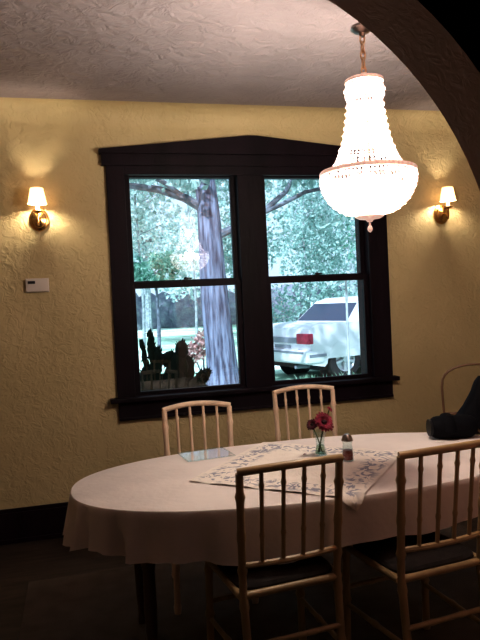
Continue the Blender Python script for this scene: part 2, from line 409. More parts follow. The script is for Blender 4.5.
# stem: short links between the cup and the crown
bm = NB()
for i in range(5):
    z = 2.575 - i*.033; pts = []
    for k in range(13):
        a = 2*PI*k/12; u, v = .010*math.cos(a), .023*math.sin(a)
        pts.append((u, 0, z+v) if i % 2 == 0 else (0, u, z+v))
    tube(bm, pts, .0042, 6, cap=False)
obj('chain', bm, M_gold, ch)
bm = lathe(NB(), [(0,2.438),(.012,2.434),(.020,2.424),(.030,2.415),(.072,2.410),(.080,2.406),(.082,2.399),(.080,2.393),(.073,2.389),(.073,2.384),(0,2.384)], n=36)
obj('crown_ring', bm, M_ring, ch)
def bead(bm, p, r, h, flat=None):
    x, y, z = p
    vs = [bm.verts.new(q) for q in ((x,y,z+h),(x+r,y,z),(x,y+r,z),(x-r,y,z),(x,y-r,z),(x,y,z-h))]
    for k in range(4):
        a, b = vs[1+k], vs[1+(k+1)%4]; bm.faces.new((vs[0],a,b)); bm.faces.new((vs[5],b,a))
def interp(prof, z):
    for (r0,z0),(r1,z1) in zip(prof, prof[1:]):
        if z0 >= z >= z1: return r0 + (r1-r0)*(z0-z)/(z0-z1)
    return prof[-1][0]
# drum of prisms under the crown
bm = NB()
for k in range(30):
    a = 2*PI*k/30
    for z, h in ((2.366,.017),(2.340,.014)):
        bead(bm, (.077*math.cos(a), .077*math.sin(a), z), .0085, h)
obj('crown_prisms', bm, M_bead, ch)
# swagged strands from crown to rim
prof = [(.069,2.336),(.072,2.29),(.078,2.25),(.086,2.20),(.097,2.15),(.112,2.11),(.130,2.07),(.152,2.038)]
bm = NB(); NS = 40
z = 2.332
while z > 2.040:
    r = interp(prof, z); step = .0145
    for k in range(NS):
        a = 2*PI*k/NS
        rb = min(.0078, PI*r/NS*1.08)
        bead(bm, (r*math.cos(a), r*math.sin(a), z), rb, .0078)
    z -= step
obj('upper_strands', bm, M_bead, ch)
bm = lathe(NB(), [(.190,2.030),(.199,2.029),(.203,2.024),(.203,2.018),(.199,2.012),(.190,2.011),(.190,2.030)], n=48)
obj('rim_ring', bm, M_ring, ch)
# rows of prisms forming the bowl
rows = [(.199,1.994),(.196,1.968),(.187,1.942),(.174,1.918),(.157,1.896),(.136,1.877),(.112,1.862),(.088,1.852),(.066,1.846)]
bm = NB()
for i, (r, z) in enumerate(rows):
    n = max(14, int(2*PI*r/.0165))
    nr, nz = rows[min(i+1, len(rows)-1)]; pr, pz = rows[max(i-1,0)]
    sl = Vector((nr-pr, nz-pz)).normalized()
    for k in range(n):
        a = 2*PI*(k+.5*(i%2))/n; c, s = math.cos(a), math.sin(a)
        L = .0185 if i < 6 else .0165
        ctr = Vector((r*c, r*s, z)); d = Vector((sl.x*c, sl.x*s, sl.y)); t = Vector((-s, c, 0)); o = d.cross(t)
        q = [ctr+d*L, ctr+t*.0092, ctr+o*.006, ctr-t*.0092, ctr-o*.006, ctr-d*L]
        vs = [bm.verts.new(v) for v in q]
        for kk in range(4):
            f1, f2 = vs[1+kk], vs[1+(kk+1)%4]; bm.faces.new((vs[0],f1,f2)); bm.faces.new((vs[5],f2,f1))
obj('bowl_prisms', bm, M_bead2, ch)
bm = NB()
for r, z in [(.204,1.981),(.198,1.954),(.187,1.929),(.172,1.904),(.153,1.883),(.130,1.865),(.105,1.852)]:
    tube(bm, [(r*math.cos(2*PI*k/60), r*math.sin(2*PI*k/60), z-.001) for k in range(61)], .0019, 5, cap=False)
obj('bowl_gap_lines', bm, M_hoop, ch)
bm = NB()
for z in (2.362,2.30,2.27,2.24,2.21,2.18,2.15,2.12):
    r = interp(prof, min(z,2.336))+.0085 + (.009 if z > 2.34 else 0)
    tube(bm, [(r*math.cos(2*PI*k/48), r*math.sin(2*PI*k/48), z) for k in range(49)], .0016, 5, cap=False)
obj('strand_gap_lines', bm, M_hoop, ch)
obj('bottom_plate', lathe(NB(), [(0,1.842),(.058,1.842),(.060,1.834),(.046,1.826),(.018,1.822),(.010,1.812),(0,1.812)], n=28), M_ring, ch)
bm = lathe(NB(), [(0,1.812),(.005,1.806),(.0035,1.800),(.009,1.791),(.0115,1.783),(.009,1.775),(.003,1.769),(0,1.767)], n=12)
obj('finial_drop', bm, M_ring, ch)
obj('inner_rod', tube(NB(), [(0,0,2.40),(0,0,1.84)], .008, 10), M_gold, ch)
for k in range(6):
    a = 2*PI*k/6 + .3; x, y = .085*math.cos(a), .085*math.sin(a)
    bm = tube(NB(), [(0,0,1.93),(x*.6,y*.6,1.915),(x,y,1.925)], .004, 6); lathe(bm, [(0,0),(.012,0),(.012,.03),(0,.03)], (x,y,1.922), 10)
    ar_ = obj('candle_arm', bm, M_gold, ch)
    obj('bulb', lathe(NB(), [(0,0),(.010,.0),(.017,.018),(.014,.035),(.004,.055),(0,.058)], (x,y,1.952), 12), M_bulb, ar_)
def light(name, loc, power, col, size, typ='POINT'):
    l = bpy.data.lights.new(name, typ); l.energy = power; l.color = col
    if typ == 'POINT': l.shadow_soft_size = size
    o = bpy.data.objects.new(name, l); o.location = loc; link(o); return o
WARM = (1,.90,.76)
light('bowl_light', (CHX, CHY, 2.00), 95, WARM, .05)
light('shaft_light', (CHX, CHY, 2.22), 45, WARM, .03)

# ------------------------------------------------------------------ sconces, thermostat
def sconce(x, z, label):
    t = thing('wall_sconce', label, 'wall lamp', (x, D, z), 0, 'wall sconces beside the window')
    # backplate faces the room (-y)
    Mx = Matrix.Rotation(PI/2, 4, 'X')
    obj('backplate', lathe(NB(), [(0,-.002),(.062,-.002),(.064,.004),(.060,.012),(.046,.016),(.042,.024),(.026,.030),(.012,.036),(0,.038)], n=28, M=Matrix.Diagonal((1,1,1.2,1)) @ Mx), M_brass, t)
    pts = [(0,-.03,.0)] + [(0, -.03-.055*math.sin(a)*1.15, -.028+.028*math.cos(a)) for a in (.6,1.2,1.9)] + [(0,-.098,-.046),(0,-.105,-.02),(0,-.105,.03)]
    obj('arm', tube(NB(), pts, .0075, 8), M_brass, t)
    obj('drip_cup', lathe(NB(), [(0,.025),(.012,.026),(.034,.038),(.036,.042),(.012,.040),(0,.040)], (0,-.105,0), 20), M_brass, t)
    obj('candle_sleeve', lathe(NB(), [(0,.04),(.0125,.04),(.0125,.097),(0,.097)], (0,-.105,0), 14), M_candle, t)
    obj('bulb', lathe(NB(), [(0,0),(.010,0),(.015,.018),(.012,.036),(0,.05)], (0,-.105,.096), 12), M_sbulb, t)
    sh = obj('lamp_shade', lathe(NB(), [(.058,.086),(.0595,.088),(.0405,.186),(.039,.188),(.0395,.184),(.0570,.089),(.058,.086)], (0,-.105,0), 32), M_shade, t)
    bm = NB(); tube(bm, [(-.041,-.105,.178),(.041,-.105,.178)], .0015, 6); tube(bm, [(0,-.146,.178),(0,-.064,.178)], .0015, 6)
    obj('shade_carrier', bm, M_brass, t)
    return t
sconce(-.212, 2.10, 'brass candle sconce with lit white shade above the thermostat')
sconce(2.742, 2.10, 'brass candle sconce with lit white shade near the arch, past the chandelier')
t = thing('thermostat', 'small white wall thermostat with a dark display below the sconce', 'thermostat', (-.245, D, 1.672))
obj('housing', box(NB(), -.07, .07, -.028, 0, -.042, .042, .006), M_white, t)
obj('display', box(NB(), -.058, -.012, -.030, -.026, .010, .028, .001), M_dark, t, smooth=False)
obj('base_plate', box(NB(), -.074, .074, -.010, 0, -.046, .046, .003), M_white, t)

# ------------------------------------------------------------------ rug and table
obj_r = obj('area_rug', box(NB(), -.34, 2.75, 1.75, 3.70, 0, .010, .004), M_rug); tag(obj_r, 'plain brown rug on the dark floor under the dining table', 'rug')
TCX, TCY, TA, TB, TN, TZ = 1.0, 2.78, 1.065, .525, 2.3, .735
def sel(t, a, b, n=TN):
    c, s = math.cos(t), math.sin(t)
    return (TCX + a*math.copysign(abs(c)**(2/n), c), TCY + b*math.copysign(abs(s)**(2/n), s))
tb = thing('dining_table', 'long oval dark wooden table under the white tablecloth', 'table', (TCX, TCY, .01))
bm = NB(); n = 96
ra = [[bm.verts.new((x-TCX, y-TCY, z)) for x, y in [sel(2*PI*k/n, TA-i, TB-i) for k in range(n)]] for i, z in ((.03,TZ-.042),(.012,TZ-.04),(.010,TZ-.013),(.018,TZ-.012))]
for p, q in zip(ra, ra[1:]):
    for k in range(n): bm.faces.new((p[k],p[(k+1)%n],q[(k+1)%n],q[k]))
bm.faces.new(ra[0][::-1]); bm.faces.new(ra[-1])
obj('tabletop', bm, M_table, tb)
obj('apron', box(NB(), -.78, .78, -.26, .26, TZ-.11, TZ-.04, .004), M_table, tb, smooth=False)
for sx in (-1, 1):
    for sy in (-1, 1):
        prf = [(0,0),(.018,0),(.020,.02),(.016,.05),(.022,.12),(.026,.30),(.024,.44),(.030,.47),(.022,.49),(.028,.52),(.028,.695),(0,.695)]
        obj('leg', lathe(NB(), prf, (sx*.78, sy*.245, 0), 16), M_table, tb)
# tablecloth: flat top then a rippled skirt
DROP = .185
def x_left(t):
    return max(0, min(1, -.5-math.cos(t)*1.3))
def cloth(bm):
    n = 220
    rings = []
    for f in (0, .25, .5, .72, .88, .96, .985):
        rings.append([Vector((*sel(2*PI*k/n, (TA-.01)*max(f,1e-3), (TB-.01)*max(f,1e-3)), TZ+.003)) for k in range(n)])
    ph = [R.uniform(0, 6.28) for _ in range(6)]
    for j, (off, z) in enumerate([(.000,TZ+.001),(.006,TZ-.006),(.008,TZ-.03),(.009,TZ-.07),(.010,TZ-.11),(.011,TZ-.15),(.012,TZ-.18),(.013,TZ-DROP)]):
        ring = []
        for k in range(n):
            t = 2*PI*k/n
            d = max(0, TZ-z)/DROP
            rip = (math.sin(29*t+ph[0]) + .8*math.sin(47*t+ph[1]) + .5*math.sin(13*t+ph[2]))*.0135*d
            end = abs(math.cos(t))**4          # the ends hang fuller
            x, y = sel(t, TA+off+rip*(1+.9*end), TB+off*.7+rip*(.40+.9*(x_left(t))))
            zz = z - d*(.022*math.sin(4*t+ph[3]) + .012*math.sin(11*t+ph[4]) + .02*end)
            ring.append(Vector((x, y, zz)))
        rings.append(ring)
    vs = [[bm.verts.new(p) for p in r] for r in rings]
    for a, b in zip(vs, vs[1:]):
        for k in range(n): bm.faces.new((a[k],a[(k+1)%n],b[(k+1)%n],b[k]))
    bm.faces.new(vs[0])
    return bm
tag(obj('tablecloth', cloth(NB()), M_cloth), 'cream white tablecloth draped over the oval dining table', 'tablecloth')
# lace square laid diagonally, front corner falling over the edge
def inside_dist(x, y):
    """0 inside the table's outline, else roughly how far outside"""
    q = ((abs(x-TCX)/(TA-.004))**TN + (abs(y-TCY)/(TB-.004))**TN)**(1/TN)
    return (q, 0 if q <= 1 else (q-1)*math.hypot(x-TCX, y-TCY)/q)
bm = NB(); n = 56
c0, c1, c3 = Vector((.425,2.71)), Vector((.93,3.295)), Vector((.985,2.20))
e1, e2 = c1-c0, c3-c0
uvl = bm.loops.layers.uv.new('UVMap'); grid = []
for i in range(n+1):
    row = []
    for j in range(n+1):
        p = c0 + e1*(i/n) + e2*(j/n)
        q, d = inside_dist(*p)
        wob = .0035*math.sin(p.x*37+p.y*21)*math.sin(p.y*43-p.x*11)
        edge = max(abs(i/n-.5), abs(j/n-.5))
        lift = .003*max(0, (edge-.40)/.1)*abs(math.sin(p.x*60+p.y*47))
        if d == 0: v = Vector((p.x, p.y, TZ+.0072+wob*.8+lift))
        else:
            s = (1/q); o = .018+.010*math.sin(p.x*40)
            bx, by = TCX+(p.x-TCX)*s, TCY+(p.y-TCY)*s
            dr = (Vector((bx-TCX,(by-TCY)*2.2))).normalized()
            v = Vector((bx+dr.x*o*min(1,d/.02), by+dr.y*o*min(1,d/.02), TZ+.0072+wob*.8-d))
        row.append((bm.verts.new(v), (i/n, j/n)))
    grid.append(row)
for i in range(n):
    for j in range(n):
        qd = (grid[i][j], grid[i+1][j], grid[i+1][j+1], grid[i][j+1])
        f = bm.faces.new([g[0] for g in qd])
        for l, g in zip(f.loops, qd): l[uvl].uv = g[1]
tag(obj('table_topper', bm, M_lace), 'square lace cloth with blue grey embroidery laid diagonally on the tablecloth', 'table cloth')

# ------------------------------------------------------------------ chairs
def bamboo(bm, p0, p1, r, nodes_at, nseg=26, bend=None):
    """a turned rod with swollen joints at the given fractions"""
    p0, p1 = Vector(p0), Vector(p1); pts, rr = [], []
    for i in range(nseg+1):
        f = i/nseg; p = p0.lerp(p1, f)
        if bend: p = p + Vector(bend)*math.sin(PI*f)
        k = 1
        for q in nodes_at: k += .38*math.exp(-((f-q)/.022)**2)
        pts.append(p); rr.append(r*k)
    return tube(bm, pts, rr, 10)
def make_chair(name, label, m, loc, rz, group, W=.19, H=.925, bow=.014):
    t = thing(name, label, 'chair', loc, rz, group)
    yb, yt = -.195, -.235                      # back plane at seat and at the top
    for s in (-1, 1):
        bm = NB()
        bamboo(bm, (s*(W-.015), yb+.02-.055, 0), (s*(W-.008), yb, .46), .0155, (.05,.45,.9))
        bamboo(bm, (s*(W-.008), yb, .455), (s*W, yt, H), .0145, (.2,.48,.8))
        obj('back_post', bm, m, t)
        obj('front_leg', bamboo(NB(), (s*(W+.012), .185, 0), (s*(W+.005), .175, .44), .0155, (.06,.5,.92)), m, t)
    # crest bows up and back
    pts = [(W*u*1.04, yt-.030*(1-u*u), H+.004+bow*(1-u*u)) for u in [-1+2*k/16 for k in range(17)]]
    obj('crest_rail', tube(NB(), pts, .0150, 10), m, t)
    zl = .558; yl = yb+(yt-yb)*(zl-.46)/(H-.46)
    obj('lower_rail', tube(NB(), [(W*u, yl-.020*(1-u*u), zl) for u in [-1+k/5 for k in range(11)]], .0115, 8), m, t)
    for k in range(4):
        u = -.6+.4*k
        obj('spindle', bamboo(NB(), (W*u, yl-.020*(1-u*u), zl), (W*u*1.03, yt-.030*(1-u*u), H+.004+bow*(1-u*u)-.006), .0078, (.30,.84)), m, t)
    fr = NB()
    for a, b in (((-W,yb,.445),(W,yb,.445)), ((-W-.005,.178,.445),(W+.005,.178,.445)), ((-W,yb,.445),(-W-.005,.178,.445)), ((W,yb,.445),(W+.005,.178,.445))):
        tube(fr, [a, b], .0145, 10)
    obj('seat_rail', fr, m, t)
    bm = NB()
    ol = []
    for k in range(40):
        a = 2*PI*k/40; c, s = math.cos(a), math.sin(a)
        ol.append(((W+.002)*math.copysign(abs(c)**.35, c), -.008+.185*math.copysign(abs(s)**.35, s)))
    rg = [[bm.verts.new((x*f, -.008+(y+.008)*f, z)) for x, y in ol] for f, z in ((.94,.450),(1,.456),(1,.466),(.95,.476),(.7,.482),(.3,.484))]
    for p, q in zip(rg, rg[1:]):
        for k in range(40): bm.faces.new((p[k],p[(k+1)%40],q[(k+1)%40],q[k]))
    bm.faces.new(rg[0][::-1]); bm.faces.new(rg[-1])
    obj('seat_cushion', bm, M_seat, t)
    for s in (-1, 1):
        obj('stretcher', bamboo(NB(), (s*(W-.012),yb-.012,.20), (s*(W+.008),.18,.20), .010, (.5,), 12), m, t)
    obj('stretcher', bamboo(NB(), (-W-.008,.181,.27), (W+.008,.181,.27), .010, (.33,.67), 16), m, t)
    obj('stretcher', bamboo(NB(), (-W+.012,yb-.020,.27), (W-.012,yb-.020,.27), .010, (.33,.67), 16), m, t)
    return t
G = 'bamboo style dining chairs'
make_chair('dining_chair', 'bamboo style spindle chair on the near side, back centred before the flower vase', M_chair, (.683,2.394,.013), math.radians(6), G, .196, .894, .010)
make_chair('dining_chair', 'bamboo style spindle chair nearest the arch, cut off by the frame', M_chair, (1.252,2.325,.013), math.radians(7), G, .19, .908, .008)
make_chair('dining_chair', 'cream spindle chair across the table below the left window pane, behind the glass tray', M_chair2, (.595,3.22,.013), PI-math.radians(3), G, .180, .915, .02)
make_chair('dining_chair', 'cream spindle chair across the table below the right pane, behind the red flowers', M_chair2, (1.308,3.46,.013), PI-math.radians(2), G, .186, .922, .02)
# hoop-backed chair at the far end
hc = thing('hoop_back_chair', 'thin bentwood hoop back chair at the far right end of the table', 'chair', (2.27,3.29,.013), math.radians(150))
mW = mat('brown_bentwood', (.20,.11,.06), .45)
pts = [(-.19,-.20,.45)] + [(-.205,-.235,.75)] + [(.21*math.cos(a), -.255-.01*math.sin(a), .885+.145*max(0,math.sin(a))**.7) for a in [PI-PI*k/14 for k in range(15)]] + [(.205,-.235,.75),(.19,-.20,.45)]
obj('hoop_back', tube(NB(), pts, .008, 8), mW, hc)
for x in (-.19, .19):
    obj('leg', tube(NB(), [(x,-.20,.45),(x*1.05,-.25,0)], [.014,.012], 8), mW, hc)
    obj('leg', tube(NB(), [(x*.95,.18,.44),(x,.20,0)], [.014,.012], 8), mW, hc)
obj('seat', lathe(NB(), [(0,.435),(.20,.435),(.212,.445),(.212,.460),(.20,.470),(0,.466)], n=36), mW, hc)
obj('cross_rail', tube(NB(), [(-.205,-.235,.72),(0,-.25,.73),(.205,-.235,.72)], .009, 8), mW, hc)

# ------------------------------------------------------------------ things on the table
ZT = TZ+.0075
# glass tray
t = thing('glass_tray', 'flat clear glass tray on the cloth reflecting the window', 'tray', (.585, 3.14, TZ+.007), math.radians(6))
bm = NB(); bm.faces.new([bm.verts.new(p) for p in ((-.12,-.10,.004),(.12,-.10,.004),(.12,.10,.004),(-.12,.10,.004))]); obj('plate', bm, M_tray, t, smooth=False)
bm = NB(); pl = [(-.12,-.10,.005),(.12,-.10,.005),(.12,.10,.005),(-.12,.10,.005),(-.12,-.10,.005)]; tube(bm, pl, .0035, 6); obj('rim', bm, M_clear, t)
# vase of flowers
t = thing('flower_vase', 'small clear glass vase holding the red flowers on the lace cloth', 'vase', (1.09, 2.86, ZT+.008))
obj('glass_body', lathe(NB(), [(0,0),(.028,0),(.031,.006),(.026,.03),(.020,.055),(.022,.085),(.034,.118),(.032,.118),(.020,.085),(.017,.055),(.022,.03),(.026,.010),(0,.008)], n=24), M_clear, t)
obj('water', lathe(NB(), [(0,.009),(.024,.011),(.0205,.03),(.0165,.05),(0,.05)], n=20), thin_glass('vase_water', .03, (.75,.82,.72)), t)
def flower(bmp, bmh, bms, base, head, tilt, rad, n=18, rows=2):
    base, head = Vector(base), Vector(head); tilt = Vector(tilt).normalized()
    q = tilt.to_track_quat('Z','Y').to_matrix().to_4x4(); M = Matrix.Translation(head) @ q
    for rw in range(rows):
        for k in range(n):
            a = 2*PI*(k+.5*rw)/n; r1 = rad*(1-.22*rw)*R.uniform(.9,1.08); w = rad*.17
            c, s = math.cos(a), math.sin(a); up = .25*rad*(rw+.2)
            L = [(.2*rad, -w*.4, 0), (.2*rad, w*.4, 0), (.65*r1, w, up*.8), (r1*.95, w*.55, up+R.uniform(-.1,.1)*rad), (r1, 0, up*.9), (r1*.95, -w*.55, up), (.65*r1, -w, up*.8)]
            bmp.faces.new([bmp.verts.new(M @ Vector((x*c-y*s, x*s+y*c, z))) for x, y, z in L])
    ball(bmh, head+tilt*rad*.1, rad*.27, 2, (1,1,.7))
    mid = base.lerp(head, .5)+Vector((0,0,.01))
    tube(bms, [base, mid, head], .0028, 6)
for hd, tl, rd, pm, nm in (((.018,-.012,.160),(.15,-.85,.55),.052,M_petal,'red_gerbera'), ((-.036,.004,.150),(-.5,-.6,.5),.030,M_petal2,'dark_red_gerbera'), ((.058,.010,.215),(.5,-.4,.7),.018,M_petal,'red_bud')):
    lb = {'red_gerbera':'large crimson gerbera bloom in the glass vase', 'dark_red_gerbera':'small dark red bloom at the side of the glass vase', 'red_bud':'tiny red bud highest above the glass vase'}[nm]
    f = thing('cut_flower', lb, 'flower', (1.09, 2.86, ZT+.008), 0, 'flowers in the glass vase')
    bp, bh, bs = NB(), NB(), NB()
    flower(bp, bh, bs, (hd[0]*-.25, hd[1]*-.25, .014), hd, tl, rd)
    obj('petals', bp, pm, f, smooth=False); obj('flower_heart', bh, M_heart, f); obj('stem', bs, M_stem, f)
pm = NB(); pm.faces.new([pm.verts.new(p) for p in ((-.012,0,.001),(0,-.008,.004),(.012,0,.002),(.002,.009,.006))])
ball(pm, (0,0,.004), .006, 1, (1.6,1,.5))
tag(obj('fallen_petal', pm, M_petal, loc=(1.03,2.915,ZT+.004)), 'single fallen red petal lying left of the flower vase', 'petal')
# shaker
t = thing('glass_shaker', 'small glass shaker with reddish base beside the flower vase', 'shaker', (1.175, 2.735, ZT+.003))
obj('glass_body', lathe(NB(), [(0,0),(.027,0),(.028,.004),(.026,.04),(.021,.075),(.024,.094),(.022,.094),(.019,.075),(.023,.04),(.025,.005),(0,.004)], n=18), M_clear, t)
obj('contents', lathe(NB(), [(0,.005),(.0243,.006),(.0238,.03),(.0205,.050),(0,.052)], n=18), M_red, t)
obj('lid', lathe(NB(), [(0,.125),(.012,.123),(.022,.112),(.026,.096),(.026,.092),(0,.092)], n=18), M_metal, t)
# camera case and bag
t = thing('camera_case', 'black rounded camera case lying on the cloth before the black bag', 'camera', (1.865, 2.955, TZ+.004), math.radians(-14))
bm = NB(); pts, rr = [], []
for k in range(13):
    u = -1+2*k/12; pts.append((u*.115, 0, .060)); rr.append(.060*(1-abs(u)**7*.28))
tube(bm, pts, rr, 20, flat=.95); obj('case_body', bm, M_black, t)
obj('lens_cap', lathe(NB(), [(0,0),(.043,0),(.045,.006),(.044,.014),(0,.015)], n=24, M=Matrix.Translation((-.113,0,.060)) @ Matrix.Rotation(-PI/2,4,'Y')), M_blackgloss, t)
obj('flap', tube(NB(), [(-.03,.02,.118),(-.03,-.03,.112),(-.03,-.058,.075),(-.03,-.058,.04)], .014, 8, flat=2.2), M_black, t)
obj('strap', tube(NB(), [(.115,-.02,.05),(.15,-.05,.01),(.20,-.03,.006),(.26,-.045,.006),(.31,-.03,.006)], .005, 8, flat=2.0), M_strap, t)
t = thing('soft_bag', 'tall black soft bag slumped at the table end behind the camera case', 'bag', (1.985, 2.93, TZ+.004), math.radians(-14))
t.location = (2.06, 3.05, TZ+.004)
bm = NB(); rg = []
for k in range(12):
    f = k/11; z = .30*f
    w = .135*(1-f)**.75+.035; d = .06*(1-f)**.5+.018; ox = .06*f+.035*math.sin(f*3); nn = 24
    rg.append([bm.verts.new((ox+w*math.copysign(abs(math.cos(2*PI*q/nn))**.7, math.cos(2*PI*q/nn))*(1+.04*math.sin(q*2.1+k)), d*math.copysign(abs(math.sin(2*PI*q/nn))**.7, math.sin(2*PI*q/nn))*(1+.06*math.sin(q*1.7+k*1.3)), z)) for q in range(nn)])
for a, b in zip(rg, rg[1:]):
    for k in range(24): bm.faces.new((a[k],a[(k+1)%24],b[(k+1)%24],b[k]))
bm.faces.new(rg[0][::-1]); bm.faces.new(rg[-1]); obj('bag_body', bm, M_black, t)
obj('handle', tube(NB(), [(.06,0,.27),(.075,0,.34),(.10,0,.36),(.13,0,.33),(.12,0,.26)], .009, 8), M_black, t)

# ------------------------------------------------------------------ outdoors
GZ = .17
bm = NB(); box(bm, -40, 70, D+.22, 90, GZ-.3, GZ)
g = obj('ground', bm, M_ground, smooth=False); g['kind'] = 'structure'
def leaves(bm, blobs, n, size):
    """n leaf blades scattered through ellipsoid blobs ((cx,cy,cz),(rx,ry,rz))"""
    vol = [b[1][0]*b[1][1]*b[1][2] for b in blobs]; tot = sum(vol)
    for b, v in zip(blobs, vol):
        for _ in range(int(n*v/tot)):
            while True:
                p = Vector((R.uniform(-1,1), R.uniform(-1,1), R.uniform(-1,1)))
                if .25 < p.length < 1: break
            c = Vector((b[0][i]+p[i]*b[1][i] for i in range(3)))
            a = Vector((R.gauss(0,1), R.gauss(0,1), R.gauss(0,1)-.5)).normalized()
            s = a.cross(Vector((R.gauss(0,1), R.gauss(0,1), R.gauss(0,1)))).normalized()
            L = size*R.uniform(.6,1.4); w = L*R.uniform(.22,.38)
            nrm = a.cross(s)*L*.12
            bm.faces.new([bm.verts.new(q) for q in (c-a*L*.5, c+s*w+nrm, c+a*L*.5, c-s*w+nrm)])
    return bm
def blobs_of(rx, ry, z0, z1, k):
    out = []
    for _ in range(k):
        z = R.uniform(z0, z1); out.append(((R.uniform(-rx,rx)*.7, R.uniform(-ry,ry)*.7, z), (rx*R.uniform(.35,.6), ry*R.uniform(.35,.6), (z1-z0)*R.uniform(.14,.26))))
    return out
def tree(label, loc, rx, z0, z1, n, size, m, trunk=.055, k=11, name='leafy_tree', cat='tree', group='trees beyond the lawn'):
    t = thing(name, label, cat, loc, 0, group)
    obj('foliage', leaves(NB(), blobs_of(rx, rx*.8, z0, z1, k), n, size), m, t, smooth=False)
    bm = NB(); tube(bm, [(0,0,0),(.05,0,z0*.6),(-.05,.05,(z0+z1)/2),(.05,0,z1*.9)], [trunk,trunk*.85,trunk*.6,trunk*.2], 8)
    for _ in range(5):
        z = R.uniform(z0, z1*.75); a = R.uniform(0,6.28); tube(bm, [(0,0,z),(.5*rx*math.cos(a),.5*rx*math.sin(a),z+.5)], [trunk*.4,trunk*.12], 6)
    obj('trunk', bm, M_fartrunk, t)
    return t
tree('pale leafy tree seen through the upper left pane, left of the big trunk', (2.05,21,GZ), 2.3, 2.2, 7.4, 3600, .18, M_leafB)
tree('teal leafy tree seen between the big trunk and the window mullion', (4.4,16.2,GZ), 1.6, 1.9, 6.0, 3000, .15, M_leafA)
tree('slim pale tree seen just left of the big trunk in the upper pane', (3.35,18.6,GZ), .95, 2.2, 6.3, 2400, .15, M_leafB, .045, 9)
tree('dense teal tree behind the white car on the left of the right pane', (7.6,20.5,GZ), 2.0, .4, 6.4, 4200, .17, M_leafA, k=15)
tree('deep green tree behind the white car under the chandelier', (9.0,16.0,GZ), 2.0, .4, 6.0, 4000, .155, M_leafD, k=15)
tree('tall pale tree rising farthest behind the lawn above the shaded hedge', (3.6,34,GZ), 4.2, 2.6, 9.5, 4600, .31, M_leafB, .2)
tree('tall pale tree standing farthest behind the white car', (14.0,31,GZ), 4.6, 1.2, 11.0, 5200, .31, M_leafB, .2, 16)
t = thing('round_bush', 'dark round bush low in the upper left pane beyond the lawn', 'bush', (1.75,14.5,GZ), 0)
obj('foliage', leaves(NB(), [((0,0,2.15),(.55,.5,.42)),((.3,0,2.3),(.35,.35,.3)),((-.35,0,2.05),(.35,.3,.28))], 420, .15), M_leafD, t, smooth=False)
bm = NB(); tube(bm, [(0,0,0),(.02,0,1.0),(0,0,2.1)], [.045,.04,.02], 8); obj('trunk', bm, M_branch, t)
t = thing('clipped_hedge', 'shaded purple grey hedge along the far edge of the lawn', 'hedge', (3,38,GZ), 0)
bm = NB()
for x in range(-8, 15):
    ball(bm, (x*1.0+R.uniform(-.2,.2), R.uniform(-.2,.2), .75), 1.0, 3, (.95,.7,R.uniform(1.25,1.6)))
for v in bm.verts: v.co += Vector((R.gauss(0,.05), R.gauss(0,.05), R.gauss(0,.05)))
for v in bm.verts: v.co.z = max(v.co.z, -.02)
obj('foliage', bm, M_hedge, t)
t = thing('flowering_shrub', 'low pinkish shrub on the lawn beside the big trunk', 'shrub', (2.12,11.2,GZ), 0)
obj('foliage', leaves(NB(), [((.02,0,.62),(.26,.2,.22)),((-.2,0,.45),(.24,.2,.16)),((.14,0,.85),(.13,.12,.14))], 260, .11), M_pinkleaf, t, smooth=False)
bm = NB(); tube(bm, [(0,0,0),(.02,0,.5)], [.02,.01], 6); tube(bm, [(0,0,0),(-.15,0,.4)], [.015,.008], 6); obj('stems', bm, M_branch, t)

# the big trunk with its branches
t = thing('big_tree', 'big grey barked tree trunk close outside the left window', 'tree', (0,0,0))
bm = NB(); pts, rr = [], []
for k in range(30):
    z = GZ-.02 + 5.2*k/29
    x = 1.68 + .06*min(1,max(0,(1.8-z)/1.8)) - .045*max(0,z-1.6)*(1 if z < 3.2 else .7) + .012*math.sin(z*3)
    r = .178 + .16*math.exp(-(z-GZ)/.25) - .032*max(0,min(z,3.2)-1.4)
    pts.append((x, 7.85, z)); rr.append(r)
tube(bm, pts, rr, 28, cap=True)
for v in bm.verts:                                  # buttress and ridge the bark
    a = math.atan2(v.co.y-7.85, v.co.x-1.68)
    k = 1+.05*math.sin(7*a+v.co.z*1.3)+.03*math.sin(17*a-v.co.z*2.1)
    cx = 1.70; v.co.y = 7.85+(v.co.y-7.85)*k
obj('trunk', bm, M_bark, t)
def branch(pts, r0, r1):
    n = len(pts); return tube(NB(), pts, [r0+(r1-r0)*k/(n-1) for k in range(n)], 9)
obj('branch', branch([(1.62,7.85,2.66),(1.35,7.85,2.82),(1.05,7.9,2.93),(.75,7.95,2.98),(.2,8.0,3.06)], .060, .032), M_branch, t)
obj('branch', branch([(1.35,7.85,2.82),(1.10,7.8,3.00),(.85,7.8,3.12),(.5,7.8,3.3)], .035, .018), M_branch, t)
obj('branch', branch([(1.66,7.85,2.30),(2.0,7.8,2.45),(2.3,7.75,2.60),(2.62,7.7,2.86),(2.8,7.6,3.2)], .055, .022), M_branch, t)
obj('branch', branch([(2.3,7.75,2.60),(2.55,7.7,2.70),(2.85,7.6,2.84),(3.3,7.5,2.92),(3.7,7.4,2.90)], .032, .016), M_branch, t)
bl = [((1.2,7.9,3.15),(.55,.5,.28)),((.6,8.0,3.25),(.6,.5,.25)),((2.6,7.7,3.1),(.5,.5,.25)),((3.2,7.5,3.05),(.6,.5,.22)),((1.45,7.6,2.98),(.16,.2,.14)),((2.15,7.9,3.3),(.5,.5,.3)),((.75,8.2,2.7),(.3,.3,.16)),((3.3,7.6,2.55),(.35,.3,.2))]
obj('foliage', leaves(NB(), bl, 900, .12), M_leafA, t, smooth=False)

